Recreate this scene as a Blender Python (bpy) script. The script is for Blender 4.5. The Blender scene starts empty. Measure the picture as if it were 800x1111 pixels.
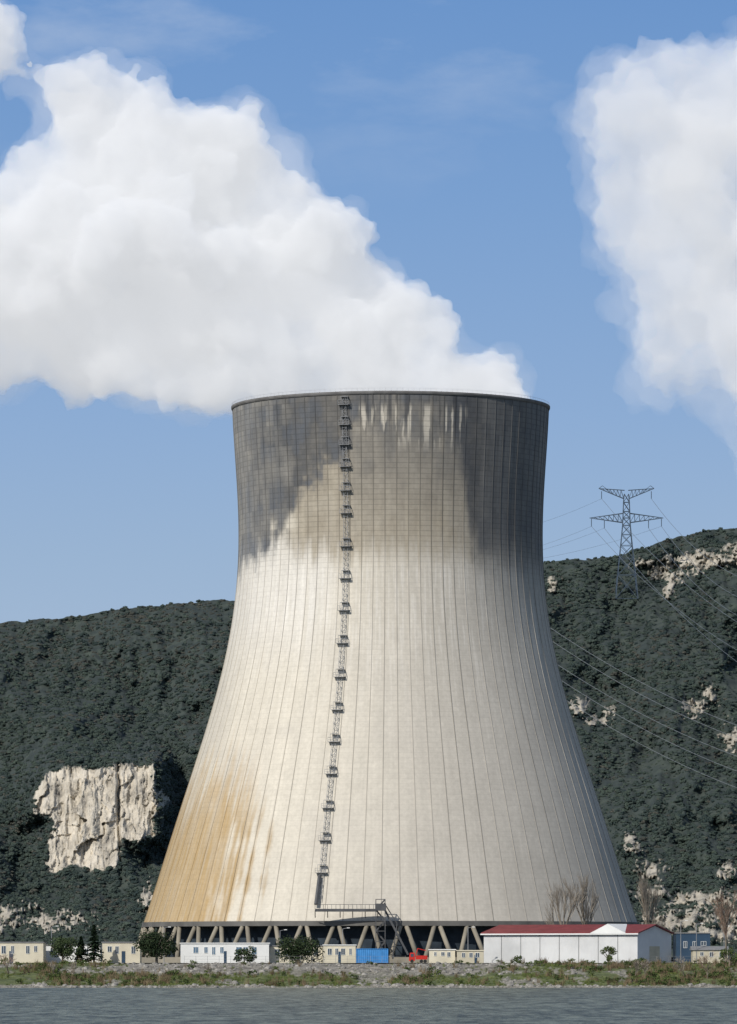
import bpy, bmesh, math, random
import numpy as np
from mathutils import Vector, Matrix, noise as mnoise
random.seed(7); rng=np.random.default_rng(7)
F=5856.0; HY=1041.0; CZ=1.0
scene=bpy.context.scene; col=scene.collection
def P(px,py,Y): return Vector(((px-400)*Y/F, Y, CZ+(HY-py)*Y/F))
def lin(c):
    return tuple(((v/255)/12.92 if v/255<=.04045 else ((v/255+.055)/1.055)**2.4) for v in c)
# ------------------------------------------------------------------ numpy noise
_perm=rng.integers(0,2**31-1,4096)
def _h(ix,iy,iz):
    return _perm[(ix*73856093 ^ iy*19349663 ^ iz*83492791)&4095]/float(2**31-1)
def vn(x,y,z=0.0):
    x=np.asarray(x,float); y=np.asarray(y,float)+0*x; z=np.asarray(z,float)+0*x
    xi=np.floor(x).astype(np.int64); yi=np.floor(y).astype(np.int64); zi=np.floor(z).astype(np.int64)
    fx=x-xi; fy=y-yi; fz=z-zi
    fx=fx*fx*(3-2*fx); fy=fy*fy*(3-2*fy); fz=fz*fz*(3-2*fz)
    def L(a,b,t): return a+(b-a)*t
    r=[]
    for dz in (0,1):
        a=L(_h(xi,yi,zi+dz),_h(xi+1,yi,zi+dz),fx); b=L(_h(xi,yi+1,zi+dz),_h(xi+1,yi+1,zi+dz),fx)
        r.append(L(a,b,fy))
    return L(r[0],r[1],fz)
def fbm(x,y,z=0.0,o=4):
    s=0;a=.5;t=0
    for i in range(o):
        s=s+a*vn(np.asarray(x)*2**i+17*i,np.asarray(y)*2**i+31*i,np.asarray(z)*2**i+7*i); t+=a; a*=.5
    return s/t
def ss(e0,e1,x):
    t=np.clip((x-e0)/(e1-e0),0,1); return t*t*(3-2*t)
# ------------------------------------------------------------------ materials
def newmat(name):
    m=bpy.data.materials.new(name); m.use_nodes=True
    return m,m.node_tree.nodes,m.node_tree.links,m.node_tree.nodes['Principled BSDF']
def mat(name,c,rough=.7,var=.15,scale=.6,metal=0,bump=0,spec=.3):
    m,n,l,b=newmat(name)
    tc=n.new('ShaderNodeTexCoord'); nz=n.new('ShaderNodeTexNoise'); nz.inputs['Scale'].default_value=scale; nz.inputs['Detail'].default_value=6
    l.new(tc.outputs['Object'],nz.inputs['Vector'])
    mx=n.new('ShaderNodeMix'); mx.data_type='RGBA'
    mx.inputs[6].default_value=(*[v*(1-var) for v in c],1); mx.inputs[7].default_value=(*[min(1,v*(1+var)) for v in c],1)
    mr=n.new('ShaderNodeMapRange'); mr.inputs[1].default_value=.3; mr.inputs[2].default_value=.7
    l.new(nz.outputs['Fac'],mr.inputs[0]); l.new(mr.outputs[0],mx.inputs[0]); l.new(mx.outputs[2],b.inputs['Base Color'])
    b.inputs['Roughness'].default_value=rough; b.inputs['Metallic'].default_value=metal; b.inputs['Specular IOR Level'].default_value=spec
    if bump:
        bp=n.new('ShaderNodeBump'); bp.inputs['Strength'].default_value=bump; l.new(nz.outputs['Fac'],bp.inputs['Height']); l.new(bp.outputs[0],b.inputs['Normal'])
    return m
def foliage(name,c1,c2,scale=.25,isl=1.0):
    m,n,l,b=newmat(name)
    oi=n.new('ShaderNodeObjectInfo'); geo=n.new('ShaderNodeNewGeometry')
    nz=n.new('ShaderNodeTexNoise'); nz.inputs['Scale'].default_value=scale; nz.inputs['Detail'].default_value=3
    l.new(geo.outputs['Position'],nz.inputs['Vector'])
    ad=n.new('ShaderNodeMath'); ad.operation='ADD'; l.new(oi.outputs['Random'],ad.inputs[0]); l.new(nz.outputs['Fac'],ad.inputs[1])
    ad2=n.new('ShaderNodeMath'); ad2.operation='MULTIPLY_ADD'; l.new(geo.outputs['Random Per Island'],ad2.inputs[0]); ad2.inputs[1].default_value=isl; l.new(ad.outputs[0],ad2.inputs[2])
    mr=n.new('ShaderNodeMapRange'); mr.inputs[1].default_value=.5+.2*isl; mr.inputs[2].default_value=1.4+.8*isl; l.new(ad2.outputs[0],mr.inputs[0])
    mx=n.new('ShaderNodeMix'); mx.data_type='RGBA'; mx.inputs[6].default_value=(*c1,1); mx.inputs[7].default_value=(*c2,1)
    l.new(mr.outputs[0],mx.inputs[0]); l.new(mx.outputs[2],b.inputs['Base Color'])
    b.inputs['Roughness'].default_value=.85; b.inputs['Specular IOR Level'].default_value=.15
    return m
M={}
M['white']=mat('white_paint',lin((222,222,218)),.6,.06,.3)
M['cream']=mat('cream_render',lin((208,200,178)),.8,.12,.3)
M['beige']=mat('beige_panel',lin((190,182,160)),.8,.12,.4)
M['glass']=mat('window_glass',(.06,.08,.10),.15,.3,1,spec=.6)
M['roofgrey']=mat('grey_roof',(.22,.22,.22),.8)
M['red']=mat('red_metal',(.19,.038,.038),.6,.2,.4)
M['redp']=mat('red_truck_paint',(.5,.03,.02),.4,.1)
M['blue']=mat('blue_container_paint',(.05,.22,.5),.5,.15,.8)
M['darkblue']=mat('dark_blue_cladding',(.03,.06,.10),.5,.15,.4)
M['steel']=mat('galvanised_steel',(.24,.245,.25),.5,.2,.5)
M['dsteel']=mat('dark_steel',(.08,.082,.085),.6,.2,.5)
M['pylon']=mat('pylon_steel',(.05,.075,.105),.6,.1)
M['wire']=mat('cable_aluminium',(.20,.22,.24),.5,.1)
M['concrete']=mat('column_concrete',lin((140,133,118)),.9,.25,.2)
M['dconcrete']=mat('dark_concrete',(.12,.115,.105),.9,.25,.2)
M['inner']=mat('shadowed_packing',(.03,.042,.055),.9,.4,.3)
M['rubber']=mat('black_rubber',(.02,.02,.02),.8)
M['bark']=mat('bark',(.18,.155,.12),.9,.25,1)
M['twig']=mat('bare_twigs',(.29,.25,.20),.9,.2,1)
M['twigr']=mat('reddish_twigs',(.28,.20,.15),.9,.2,1)
M['leafdark']=foliage('dark_evergreen_leaves',(.012,.022,.010),(.06,.085,.035),1.2)
M['leafcon']=foliage('conifer_needles',(.010,.020,.012),(.035,.06,.03),1.2)
M['leafbush']=foliage('bush_leaves',(.03,.05,.015),(.10,.13,.04),1.2)
M['wood']=foliage('hill_scrub_leaves',(.027,.041,.039),(.062,.082,.064),.008,.2)  # hill scrub tones lifted towards blue, painting distance haze into the leaves
M['woodbrown']=foliage('hill_bare_scrub',(.050,.055,.048),(.09,.09,.073),.010,.2)
M['grass']=foliage('bank_grass_blades',(.055,.085,.02),(.20,.23,.075),.15)
M['reed']=foliage('dry_reed_blades',(.08,.06,.035),(.26,.20,.12),.15)
M['stone']=mat('bank_stone',(.27,.255,.225),.9,.4,.8)
# ------------------------------------------------------------------ mesh helpers
def setp(o,label=None,cat=None,group=None,kind=None):
    if label:o['label']=label
    if cat:o['category']=cat
    if group:o['group']=group
    if kind:o['kind']=kind
    return o
def link_mesh(name,me,m=None,parent=None):
    o=bpy.data.objects.new(name,me); col.objects.link(o)
    if m: me.materials.append(m)
    if parent: o.parent=parent; o.matrix_parent_inverse=Matrix.Translation(-parent.location)
    return o
def empty(name,loc):
    o=bpy.data.objects.new(name,None); o.location=loc; o.empty_display_size=1; col.objects.link(o); return o
class MB:
    def __init__(s): s.v=[]; s.f=[]
    def add(s,vs,fs):
        b=len(s.v); s.v+= [tuple(v) for v in vs]; s.f+=[tuple(b+i for i in f) for f in fs]; return s
    def hexa(s,p):
        return s.add(p,[(0,3,2,1),(4,5,6,7),(0,1,5,4),(1,2,6,5),(2,3,7,6),(3,0,4,7)])
    def box(s,x0,x1,y0,y1,z0,z1):
        return s.hexa([(x0,y0,z0),(x1,y0,z0),(x1,y1,z0),(x0,y1,z0),(x0,y0,z1),(x1,y0,z1),(x1,y1,z1),(x0,y1,z1)])
    def fbox(s,o,ax,ay,az,x0,x1,y0,y1,z0,z1):
        f=lambda x,y,z:o+ax*x+ay*y+az*z
        return s.hexa([f(x0,y0,z0),f(x1,y0,z0),f(x1,y1,z0),f(x0,y1,z0),f(x0,y0,z1),f(x1,y0,z1),f(x1,y1,z1),f(x0,y1,z1)])
    def bar(s,a,b,r,r2=None,n=4):
        a=Vector(a); b=Vector(b); d=b-a
        if d.length<1e-6: return s
        r2=r if r2 is None else r2
        d.normalize(); u=d.cross(Vector((0,0,1)) if abs(d.z)<.9 else Vector((0,1,0))).normalized(); w=d.cross(u)
        vs=[]
        for c,rr in ((a,r),(b,r2)):
            for i in range(n):
                t=2*math.pi*(i+.5)/n; vs.append(c+u*math.cos(t)*rr+w*math.sin(t)*rr)
        fs=[(i,(i+1)%n,n+(i+1)%n,n+i) for i in range(n)]+[tuple(range(n-1,-1,-1)),tuple(range(n,2*n))]
        return s.add(vs,fs)
    def build(s,name,m,parent=None,smooth=False):
        me=bpy.data.meshes.new(name); me.from_pydata(s.v,[],s.f); me.update()
        if smooth: me.polygons.foreach_set('use_smooth',[True]*len(me.polygons))
        return link_mesh(name,me,m,parent)
def grid_mesh(name,V,nu,nv,wrap=False,smooth=True):
    me=bpy.data.meshes.new(name)
    ii=np.arange(nu if wrap else nu-1); jj=np.arange(nv-1)
    I,J=np.meshgrid(ii,jj); I2=(I+1)%nu
    q=np.stack([J*nu+I,J*nu+I2,(J+1)*nu+I2,(J+1)*nu+I],-1).reshape(-1)
    n=len(q)//4
    me.vertices.add(nu*nv); me.vertices.foreach_set('co',V.reshape(-1).astype(np.float32))
    me.loops.add(len(q)); me.loops.foreach_set('vertex_index',q.astype(np.int32))
    me.polygons.add(n); me.polygons.foreach_set('loop_start',np.arange(0,4*n,4,dtype=np.int32))
    me.update(calc_edges=True); me.validate()
    if smooth: me.polygons.foreach_set('use_smooth',np.ones(len(me.polygons),bool))
    return me
# ------------------------------------------------------------------ camera, light, sky
cd=bpy.data.cameras.new('camera'); cam=bpy.data.objects.new('camera',cd); col.objects.link(cam); scene.camera=cam
cam.location=(0,0,CZ); cam.rotation_euler=(math.radians(90),0,0)
cd.sensor_fit='HORIZONTAL'; cd.sensor_width=36; cd.lens=36*F/800; cd.shift_y=(HY-555.5)/800; cd.clip_end=20000; cd.clip_start=1
az,el=math.radians(34),math.radians(36)
S=Vector((-math.sin(az)*math.cos(el),-math.cos(az)*math.cos(el),math.sin(el)))
sl=bpy.data.lights.new('sun','SUN'); sl.energy=3.6; sl.angle=math.radians(.5); sl.color=(1,.96,.90)
so=bpy.data.objects.new('sun',sl); so.rotation_euler=S.to_track_quat('Z','Y').to_euler(); col.objects.link(so)
w=bpy.data.worlds.new('World'); scene.world=w; w.use_nodes=True; n=w.node_tree.nodes; l=w.node_tree.links; n.clear()
out=n.new('ShaderNodeOutputWorld'); tc=n.new('ShaderNodeTexCoord'); sep=n.new('ShaderNodeSeparateXYZ'); l.new(tc.outputs['Generated'],sep.inputs[0])
sky=n.new('ShaderNodeTexSky'); sky.sky_type='NISHITA'; sky.sun_disc=False; sky.sun_elevation=el; sky.sun_rotation=math.atan2(S.x,S.y)
b2=n.new('ShaderNodeBackground'); b2.inputs[1].default_value=.095; l.new(sky.outputs[0],b2.inputs[0])
mr=n.new('ShaderNodeMapRange'); mr.inputs[1].default_value=0; mr.inputs[2].default_value=.2; l.new(sep.outputs[2],mr.inputs[0])
cr=n.new('ShaderNodeValToRGB'); l.new(mr.outputs[0],cr.inputs[0])
pts=[(0,(184,198,214)),(.37,(154,180,210)),(.5,(141,172,211)),(.7,(123,160,207)),(.88,(108,149,202)),(1,(100,142,197))]
e=cr.color_ramp.elements
e[0].position=0; e[0].color=(*lin(pts[0][1]),1); e[1].position=1; e[1].color=(*lin(pts[-1][1]),1)
for p,c in pts[1:-1]:
    x=e.new(p); x.color=(*lin(c),1)
mp=n.new('ShaderNodeMapping'); mp.inputs['Scale'].default_value=(22,22,60); l.new(tc.outputs['Generated'],mp.inputs[0])
cn=n.new('ShaderNodeTexNoise'); cn.inputs['Scale'].default_value=1; cn.inputs['Detail'].default_value=7; cn.inputs['Roughness'].default_value=.6; l.new(mp.outputs[0],cn.inputs[0])
c1=n.new('ShaderNodeMapRange'); c1.inputs[1].default_value=.5; c1.inputs[2].default_value=.85; c1.inputs[4].default_value=.45; l.new(cn.outputs[0],c1.inputs[0])
c2=n.new('ShaderNodeMapRange'); c2.inputs[1].default_value=.135; c2.inputs[2].default_value=.175; l.new(sep.outputs[2],c2.inputs[0])
cm=n.new('ShaderNodeMath'); cm.operation='MULTIPLY'; l.new(c1.outputs[0],cm.inputs[0]); l.new(c2.outputs[0],cm.inputs[1])
mx=n.new('ShaderNodeMix'); mx.data_type='RGBA'; l.new(cm.outputs[0],mx.inputs[0]); l.new(cr.outputs[0],mx.inputs[6]); mx.inputs[7].default_value=(.7,.75,.82,1)
b1=n.new('ShaderNodeBackground'); l.new(mx.outputs[2],b1.inputs[0])
ms=n.new('ShaderNodeMixShader'); m3=n.new('ShaderNodeMapRange'); m3.inputs[1].default_value=.2; m3.inputs[2].default_value=.4; l.new(sep.outputs[2],m3.inputs[0])
l.new(m3.outputs[0],ms.inputs[0]); l.new(b1.outputs[0],ms.inputs[1]); l.new(b2.outputs[0],ms.inputs[2]); l.new(ms.outputs[0],out.inputs[0])
scene.view_settings.view_transform='Standard'; scene.view_settings.look='None'; scene.view_settings.exposure=0
# ------------------------------------------------------------------ TERRAIN (hill)
rx=[-700,-200,0,50,100,130,175,210,257,420,590,620,650,680,700,720,760,800,900,1500]
ry=[720,690,675,672,666,662,657,654,650,634,609,606,606,600,594,586,577,573,570,610]
def ridge(px): return np.interp(px,rx,ry)
ROCKS=[
 (660,772,7,5),(630,768,10,8),(648,781,13,5),(757,768,13,9),(768,752,8,8),(795,800,7,14),(601,632,6,7),
 (722,622,14,9),(745,610,24,8),(775,607,28,8),(800,602,18,9),(726,632,6,13),(700,610,12,4),
 (686,914,8,9),(708,944,14,8),(750,975,20,7),(755,998,56,10),(790,945,11,7),(610,1000,30,6),(780,1014,50,7),(785,975,12,6),
 (36,1000,44,9),(0,994,34,10),(160,972,8,14),(174,872,7,11),(712,968,20,6)]
CL=np.array([(35,872),(42,852),(52,838),(75,832),(100,834),(128,829),(150,831),(166,830),(170,870),(168,907),(150,914),(132,908),(127,942),(100,946),(80,938),(62,948),(49,944),(54,905),(60,892),(48,882),(36,882)],float)
def poly_sd(px,py,poly):
    x=np.asarray(px,float);y=np.asarray(py,float); d=np.full(x.shape,1e18); inside=np.zeros(x.shape,bool)
    n_=len(poly)
    for i in range(n_):
        a=poly[i]; b=poly[(i+1)%n_]; e0=b-a
        wx=x-a[0]; wy=y-a[1]; t=np.clip((wx*e0[0]+wy*e0[1])/(e0@e0),0,1)
        d=np.minimum(d,(wx-e0[0]*t)**2+(wy-e0[1]*t)**2)
        c=((a[1]>y)!=(b[1]>y))&(x<(b[0]-a[0])*(y-a[1])/(b[1]-a[1]+1e-12)+a[0]); inside^=c
    d=np.sqrt(d); return np.where(inside,d,-d)
def rockmask(px,py):
    q=fbm(px*.12,py*.12,3.3,4)-.5; q2=fbm(px*.5,py*.35,9.1,3)-.5
    m=np.zeros(np.shape(px))
    for (x,y,a,b) in ROCKS:
        d=np.sqrt(((px-x)/a)**2+((py-y)/b)**2)
        m=np.maximum(m,ss(1.2,.7,d+q*3.0+q2*2.4))
    sd=poly_sd(px,py,CL)
    c=ss(-1,1.5,sd+q*8+q2*7); cdm=ss(-30,1,sd+q*8+q2*4)
    return m,c,cdm
def blocks(px,py,sx,sy,seed):
    u=px+sx*1.2*(fbm(px*.05,py*.05,seed,3)-.5)+ .12*(py-880); v=py+sy*1.0*(fbm(px*.06,py*.05,seed+4,3)-.5)+.15*px
    iu=np.floor(u/sx).astype(np.int64); v=v+_h(iu,iu*0+int(seed),iu*0)*sy; iv=np.floor(v/sy).astype(np.int64)
    h=_h(iu,iv,iu*0+int(seed*7)); hx=_h(iu+50,iv,iu*0+3)-.5; hy=_h(iu,iv+50,iu*0+5)-.5
    return (h-.5)+hx*(u/sx-iu-.5)*1.4+hy*(v/sy-iv-.5)*1.0
def hillY(px,py):
    r=ridge(px); s=(1030-py)/(1030-r)
    Y=2250+s*760
    g=fbm(px*.010+.4*s,s*3.0,1.7,5)-.5
    Y=Y+g*300*np.clip(s*3,0,1)*np.clip((1.02-s)*6,0,1)
    g2=fbm(px*.05,py*.05,5.7,4)-.5
    Y=Y+g2*42
    m,c,cdm=rockmask(px,py)
    bl=blocks(px,py,22,60,2.0)*7+blocks(px,py,9,24,5.0)*2.6+blocks(px,py,3.6,8,9.0)*1.2; fine=fbm(px*.6,py*.5,8.2,3)-.5; fl=fbm(px*.12,py*.03,33.,4)-.5
    Yc=2470+(bl+fine*1.6+fl*11)*(.3+.7*c)-.55*(py-830)
    Yc=Yc+7*np.exp(-((px-129-.02*(py-870)+4*(fbm(py*.08,py*0,2)-.5))/1.6)**2)
    Y=Y*(1-cdm)+Yc*cdm
    Y=Y-m*(5+(blocks(px,py,7,7,6.0)*9+blocks(px,py,3,3,8.0)*4))
    return Y,m*.85,c
cols=np.concatenate([np.arange(-700,-40,9.),np.arange(-40,20,1.25),np.arange(20,180,.7),np.arange(180,275,1.25),np.arange(275,575,6.),np.arange(575,840,1.25),np.arange(840,1500,9.)])
sv=np.concatenate([np.linspace(-.02,.2,50,endpoint=False),np.linspace(.2,.58,190,endpoint=False),np.linspace(.58,1,130)])
PX,SV=np.meshgrid(cols,sv)
PY=1030-SV*(1030-ridge(PX)); PY=PY+ (fbm(PX*.08,PX*0,0,3)-.5)*5*SV
HYY,RM,RCc=hillY(PX,PY); RK=np.maximum(RM,RCc)
V=np.stack([(PX-400)*HYY/F,HYY,CZ+(HY-PY)*HYY/F],-1)
back=[]
for k,(dy,dz) in enumerate(((60,-4),(200,-30),(600,-120),(1500,-300))):
    bb=V[-1].copy(); bb[:,1]+=dy; bb[:,2]+=dz; back.append(bb)
V=np.concatenate([V,np.array(back)],0); RK2=np.concatenate([RK,np.zeros((4,len(cols)))],0)
me=grid_mesh('hillside',V,len(cols),V.shape[0],smooth=False)
at=me.attributes.new('rock','FLOAT','POINT'); at.data.foreach_set('value',RK2.reshape(-1).astype(np.float32))
hm,n,l,b=newmat('hill_soil_and_limestone')
ra=n.new('ShaderNodeAttribute'); ra.attribute_name='rock'
geo=n.new('ShaderNodeNewGeometry')
mp=n.new('ShaderNodeMapping'); mp.inputs['Scale'].default_value=(.13,.10,.035); l.new(geo.outputs['Position'],mp.inputs[0])
nz=n.new('ShaderNodeTexNoise'); nz.inputs['Scale'].default_value=1; nz.inputs['Detail'].default_value=9; nz.inputs['Roughness'].default_value=.74; l.new(mp.outputs[0],nz.inputs[0])
rr=n.new('ShaderNodeValToRGB'); l.new(nz.outputs[0],rr.inputs[0]); e=rr.color_ramp.elements
e[0].position=.34; e[0].color=(*lin((108,104,97)),1); e[1].position=.62; e[1].color=(*lin((208,199,182)),1); x=e.new(.46); x.color=(*lin((176,168,152)),1)
nz2=n.new('ShaderNodeTexNoise'); nz2.inputs['Scale'].default_value=.1; nz2.inputs['Detail'].default_value=8; l.new(geo.outputs['Position'],nz2.inputs[0])
gg=n.new('ShaderNodeValToRGB'); l.new(nz2.outputs[0],gg.inputs[0]); e=gg.color_ramp.elements
e[0].position=.4; e[0].color=(.028,.040,.036,1); e[1].position=.7; e[1].color=(.055,.07,.055,1)
mx=n.new('ShaderNodeMix'); mx.data_type='RGBA'; l.new(ra.outputs['Fac'],mx.inputs[0]); l.new(gg.outputs[0],mx.inputs[6]); l.new(rr.outputs[0],mx.inputs[7]); l.new(mx.outputs[2],b.inputs['Base Color'])
bp=n.new('ShaderNodeBump'); bp.inputs['Strength'].default_value=.5; bp.inputs['Distance'].default_value=2; l.new(nz.outputs[0],bp.inputs['Height']); l.new(bp.outputs[0],b.inputs['Normal']); b.inputs['Roughness'].default_value=.95
setp(link_mesh('hillside',me,hm),'wooded limestone hillside rising behind the tower','hill',kind='structure')
# ------------------------------------------------------------------ scatter (stuff)
def scatter(name,pts,scl,rot,kinds,protos,label,cat):
    me=bpy.data.meshes.new(name); me.vertices.add(len(pts)); me.vertices.foreach_set('co',np.asarray(pts,np.float32).reshape(-1))
    for nm,ty,arr in (('scl','FLOAT',scl),('rotz','FLOAT',rot),('pick','INT',kinds)):
        a=me.attributes.new(nm,ty,'POINT'); a.data.foreach_set('value',np.asarray(arr,np.float32 if ty=='FLOAT' else np.int32))
    o=link_mesh(name,me); setp(o,label,cat,kind='stuff')
    ng=bpy.data.node_groups.new(name+'_nodes','GeometryNodeTree')
    ng.interface.new_socket('Geometry',in_out='INPUT',socket_type='NodeSocketGeometry'); ng.interface.new_socket('Geometry',in_out='OUTPUT',socket_type='NodeSocketGeometry')
    N=ng.nodes; L=ng.links; gi=N.new('NodeGroupInput'); go=N.new('NodeGroupOutput'); iop=N.new('GeometryNodeInstanceOnPoints')
    L.new(gi.outputs[0],iop.inputs['Points']); jn=N.new('GeometryNodeJoinGeometry')
    for p in reversed(protos):
        oi=N.new('GeometryNodeObjectInfo'); oi.inputs['Object'].default_value=p; oi.inputs['As Instance'].default_value=True; L.new(oi.outputs['Geometry'],jn.inputs[0])
    L.new(jn.outputs[0],iop.inputs['Instance']); iop.inputs['Pick Instance'].default_value=True
    def na(nm,ty):
        a=N.new('GeometryNodeInputNamedAttribute'); a.data_type=ty; a.inputs['Name'].default_value=nm; return a.outputs['Attribute']
    L.new(na('pick','INT'),iop.inputs['Instance Index']); L.new(na('scl','FLOAT'),iop.inputs['Scale'])
    cx=N.new('ShaderNodeCombineXYZ'); L.new(na('rotz','FLOAT'),cx.inputs['Z']); L.new(cx.outputs[0],iop.inputs['Rotation'])
    L.new(iop.outputs[0],go.inputs[0])
    md=o.modifiers.new('scatter','NODES'); md.node_group=ng
    return o
def leafquads(mb,cen,rad,nq,size,flat=.5,up=0.3,rin=.55):
    for _ in range(nq):
        d=Vector((random.gauss(0,1),random.gauss(0,1),random.gauss(0,1))).normalized()
        rr=random.uniform(rin,1.0)
        c=Vector(cen)+Vector((d.x*rad[0],d.y*rad[1],d.z*rad[2]))*rr
        nrm=(d+Vector((random.gauss(0,flat),random.gauss(0,flat),random.gauss(0,flat)+up))).normalized()
        u=nrm.orthogonal().normalized(); u.rotate(Matrix.Rotation(random.random()*6.28,3,nrm)); v=nrm.cross(u)
        s=size*random.uniform(.6,1.3)
        mb.add([c-u*s-v*s*.5,c+u*s-v*s*.7,c+u*s*.8+v*s*.6,c-u*s*.7+v*s*.7],[(0,1,2,3)])
def proto_bush(seed,m,h=1.0,lumps=5,nq=34,size=.16,flat=.5,solid=False):
    random.seed(seed); mb=MB()
    for i in range(lumps):
        a=random.random()*6.28; r=random.uniform(0,.5)
        c=(math.cos(a)*r,math.sin(a)*r,h*random.uniform(.35,.75)); rd=(random.uniform(.35,.6),)*2+(random.uniform(.3,.5)*h,)
        leafquads(mb,c,rd,nq,size,flat,.25,.8 if solid else .55)
        if solid:
            bm=bmesh.new(); bmesh.ops.create_icosphere(bm,subdivisions=2,radius=1)
            for v in bm.verts:
                k_=.86+.30*mnoise.noise(v.co*2.5+Vector((seed*5+i,0,0))); v.co=Vector((c[0]+v.co.x*rd[0]*k_,c[1]+v.co.y*rd[1]*k_,c[2]+v.co.z*rd[2]*k_))
            mb.add([v.co.copy() for v in bm.verts],[tuple(v.index for v in f.verts) for f in bm.faces]); bm.free()
    me=bpy.data.meshes.new('bush_shape'); me.from_pydata(mb.v,[],mb.f); me.materials.append(m)
    return bpy.data.objects.new('bush_shape',me)
def proto_tuft(seed,m,nb=26,h=1.0,spread=.5,wd=.05):
    random.seed(seed); mb=MB()
    for i in range(nb):
        a=random.random()*6.28; r=random.uniform(0,spread); x,y=math.cos(a)*r,math.sin(a)*r
        t=Vector((x+random.gauss(0,.25),y+random.gauss(0,.25),h*random.uniform(.5,1.1))); b_=Vector((x,y,-.1)); wv=Vector((math.cos(a*3),math.sin(a*3),0))*wd
        mb.add([b_-wv,b_+wv,t+wv*.3,t-wv*.3],[(0,1,2,3)])
    me=bpy.data.meshes.new('tuft_shape'); me.from_pydata(mb.v,[],mb.f); me.materials.append(m)
    return bpy.data.objects.new('tuft_shape',me)
protos=[proto_bush(1,M['wood'],.85,4,16,.15,.25,True),proto_bush(2,M['wood'],.95,5,16,.15,.25,True),proto_bush(3,M['wood'],.7,4,16,.15,.25,True),proto_bush(4,M['woodbrown'],.8,4,18,.15,.3,True)]
NT=66000
tx=rng.uniform(-250,1050,NT); ts=rng.uniform(0,1.0,NT)
hid=(tx>300)&(tx<560); keep=~hid|(rng.random(NT)<.3); tx=tx[keep]; ts=ts[keep]
ty=1030-ts*(1030-ridge(tx)); ty=ty+(fbm(tx*.08,tx*0,0,3)-.5)*5*ts
tY,trm,trc=hillY(tx,ty)
dens=fbm(tx*.02,ty*.03,4.4,4)
keep=(trc<.35)&((trm<.3)|(rng.random(len(tx))<.16))&(rng.random(len(tx))<np.clip(.65+(dens-.35)*3,0.55,1)); tx,ty,tY,dens=tx[keep],ty[keep],tY[keep],dens[keep]
pt=np.stack([(tx-400)*tY/F,tY,CZ+(HY-ty)*tY/F-.6],-1)
sc=rng.uniform(.95,2.15,len(tx))*(0.8+.5*dens)+(rng.random(len(tx))<.04)*rng.uniform(.3,1.4,len(tx)); rt=rng.uniform(0,6.28,len(tx))
topness=np.clip(((1030-ty)/(1030-ridge(tx))-.72)*3.2,0,1)*(tx<300)
kd=rng.integers(0,3,len(tx)); kd[rng.random(len(tx))<.04+.5*topness+.3*(fbm(tx*.03,ty*.05,21.,3)>.62)]=3
scatter('hill_woodland',pt,sc,rt,kd,protos,'dark green oak scrub covering the hillside behind the tower','woodland')
# ------------------------------------------------------------------ ground, bank, water
gm,n,l,b=newmat('site_ground')
geo=n.new('ShaderNodeNewGeometry'); nz=n.new('ShaderNodeTexNoise'); nz.inputs['Scale'].default_value=.07; nz.inputs['Detail'].default_value=8; l.new(geo.outputs['Position'],nz.inputs[0])
rr=n.new('ShaderNodeValToRGB'); l.new(nz.outputs[0],rr.inputs[0]); e=rr.color_ramp.elements
e[0].position=.4; e[0].color=(.06,.075,.03,1); e[1].position=.6; e[1].color=(.24,.22,.18,1); l.new(rr.outputs[0],b.inputs['Base Color']); b.inputs['Roughness'].default_value=.95
MB().add([(-6000,1419,0),(6000,1419,0),(6000,4500,0),(-6000,4500,0)],[(0,1,2,3)]).build('ground',gm)
setp(bpy.data.objects['ground'],'flat gravel and grass ground of the plant site','ground',kind='structure')
BP=([0,.06,.12,.35,.6,.8,1],[-7.3,-6.4,-5.7,-4.3,-2.4,-.9,.02])
def bedge(x): return 1359+6*(fbm(x*.02,x*0,1,4)-.5)*2+5*(fbm(x*.12,x*0,6,3)-.5)
def bankxyz(x,v,top=1422):
    ed=bedge(x); y=ed-4+v*(top-ed+4)
    z=np.interp(v,*BP)+((fbm(x*.25,y*.25,2,4)-.5)*1.1+(fbm(x*.05,y*.06,7,3)-.5)*1.6)*np.sin(np.pi*np.clip(v,0,1))
    return x,y,z
def gravel(x,v):
    px=x/1400*F+400
    g=ss(-.10,.08,fbm(px*.012,v*2.2,3,4)-.5+.20*ss(540,440,px)*ss(100,190,px)-.06*ss(520,600,px))*ss(.46,.62,v+.16*(fbm(px*.03,px*0,1)-.5))
    g=np.maximum(g,.85*ss(.61,.69,fbm(px*.04,v*3.5,17,4)))
    return np.maximum(g,ss(.17,.09,v+.10*(fbm(px*.06,px*0,4)-.5)))
bx=np.concatenate([np.arange(-900,-105,20.),np.arange(-105,105,.4),np.arange(105,901,20.)]); bv=np.linspace(0,1,70)
BX,BV=np.meshgrid(bx,bv); X_,Y_,Z_=bankxyz(BX,BV)
me=grid_mesh('riverbank',np.stack([X_,Y_,Z_],-1),len(bx),70)
at=me.attributes.new('gravel','FLOAT','POINT'); at.data.foreach_set('value',gravel(BX,BV).reshape(-1).astype(np.float32))
bm_,n,l,b=newmat('grass_and_gravel_bank'); geo=n.new('ShaderNodeNewGeometry')
nz=n.new('ShaderNodeTexNoise'); nz.inputs['Scale'].default_value=.35; nz.inputs['Detail'].default_value=8; nz.inputs['Roughness'].default_value=.7; l.new(geo.outputs['Position'],nz.inputs[0])
r1=n.new('ShaderNodeValToRGB'); l.new(nz.outputs[0],r1.inputs[0]); e=r1.color_ramp.elements
e[0].position=.35; e[0].color=(.045,.065,.018,1); e[1].position=.68; e[1].color=(.17,.19,.07,1)
r2=n.new('ShaderNodeValToRGB'); l.new(nz.outputs[0],r2.inputs[0]); e=r2.color_ramp.elements
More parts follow.
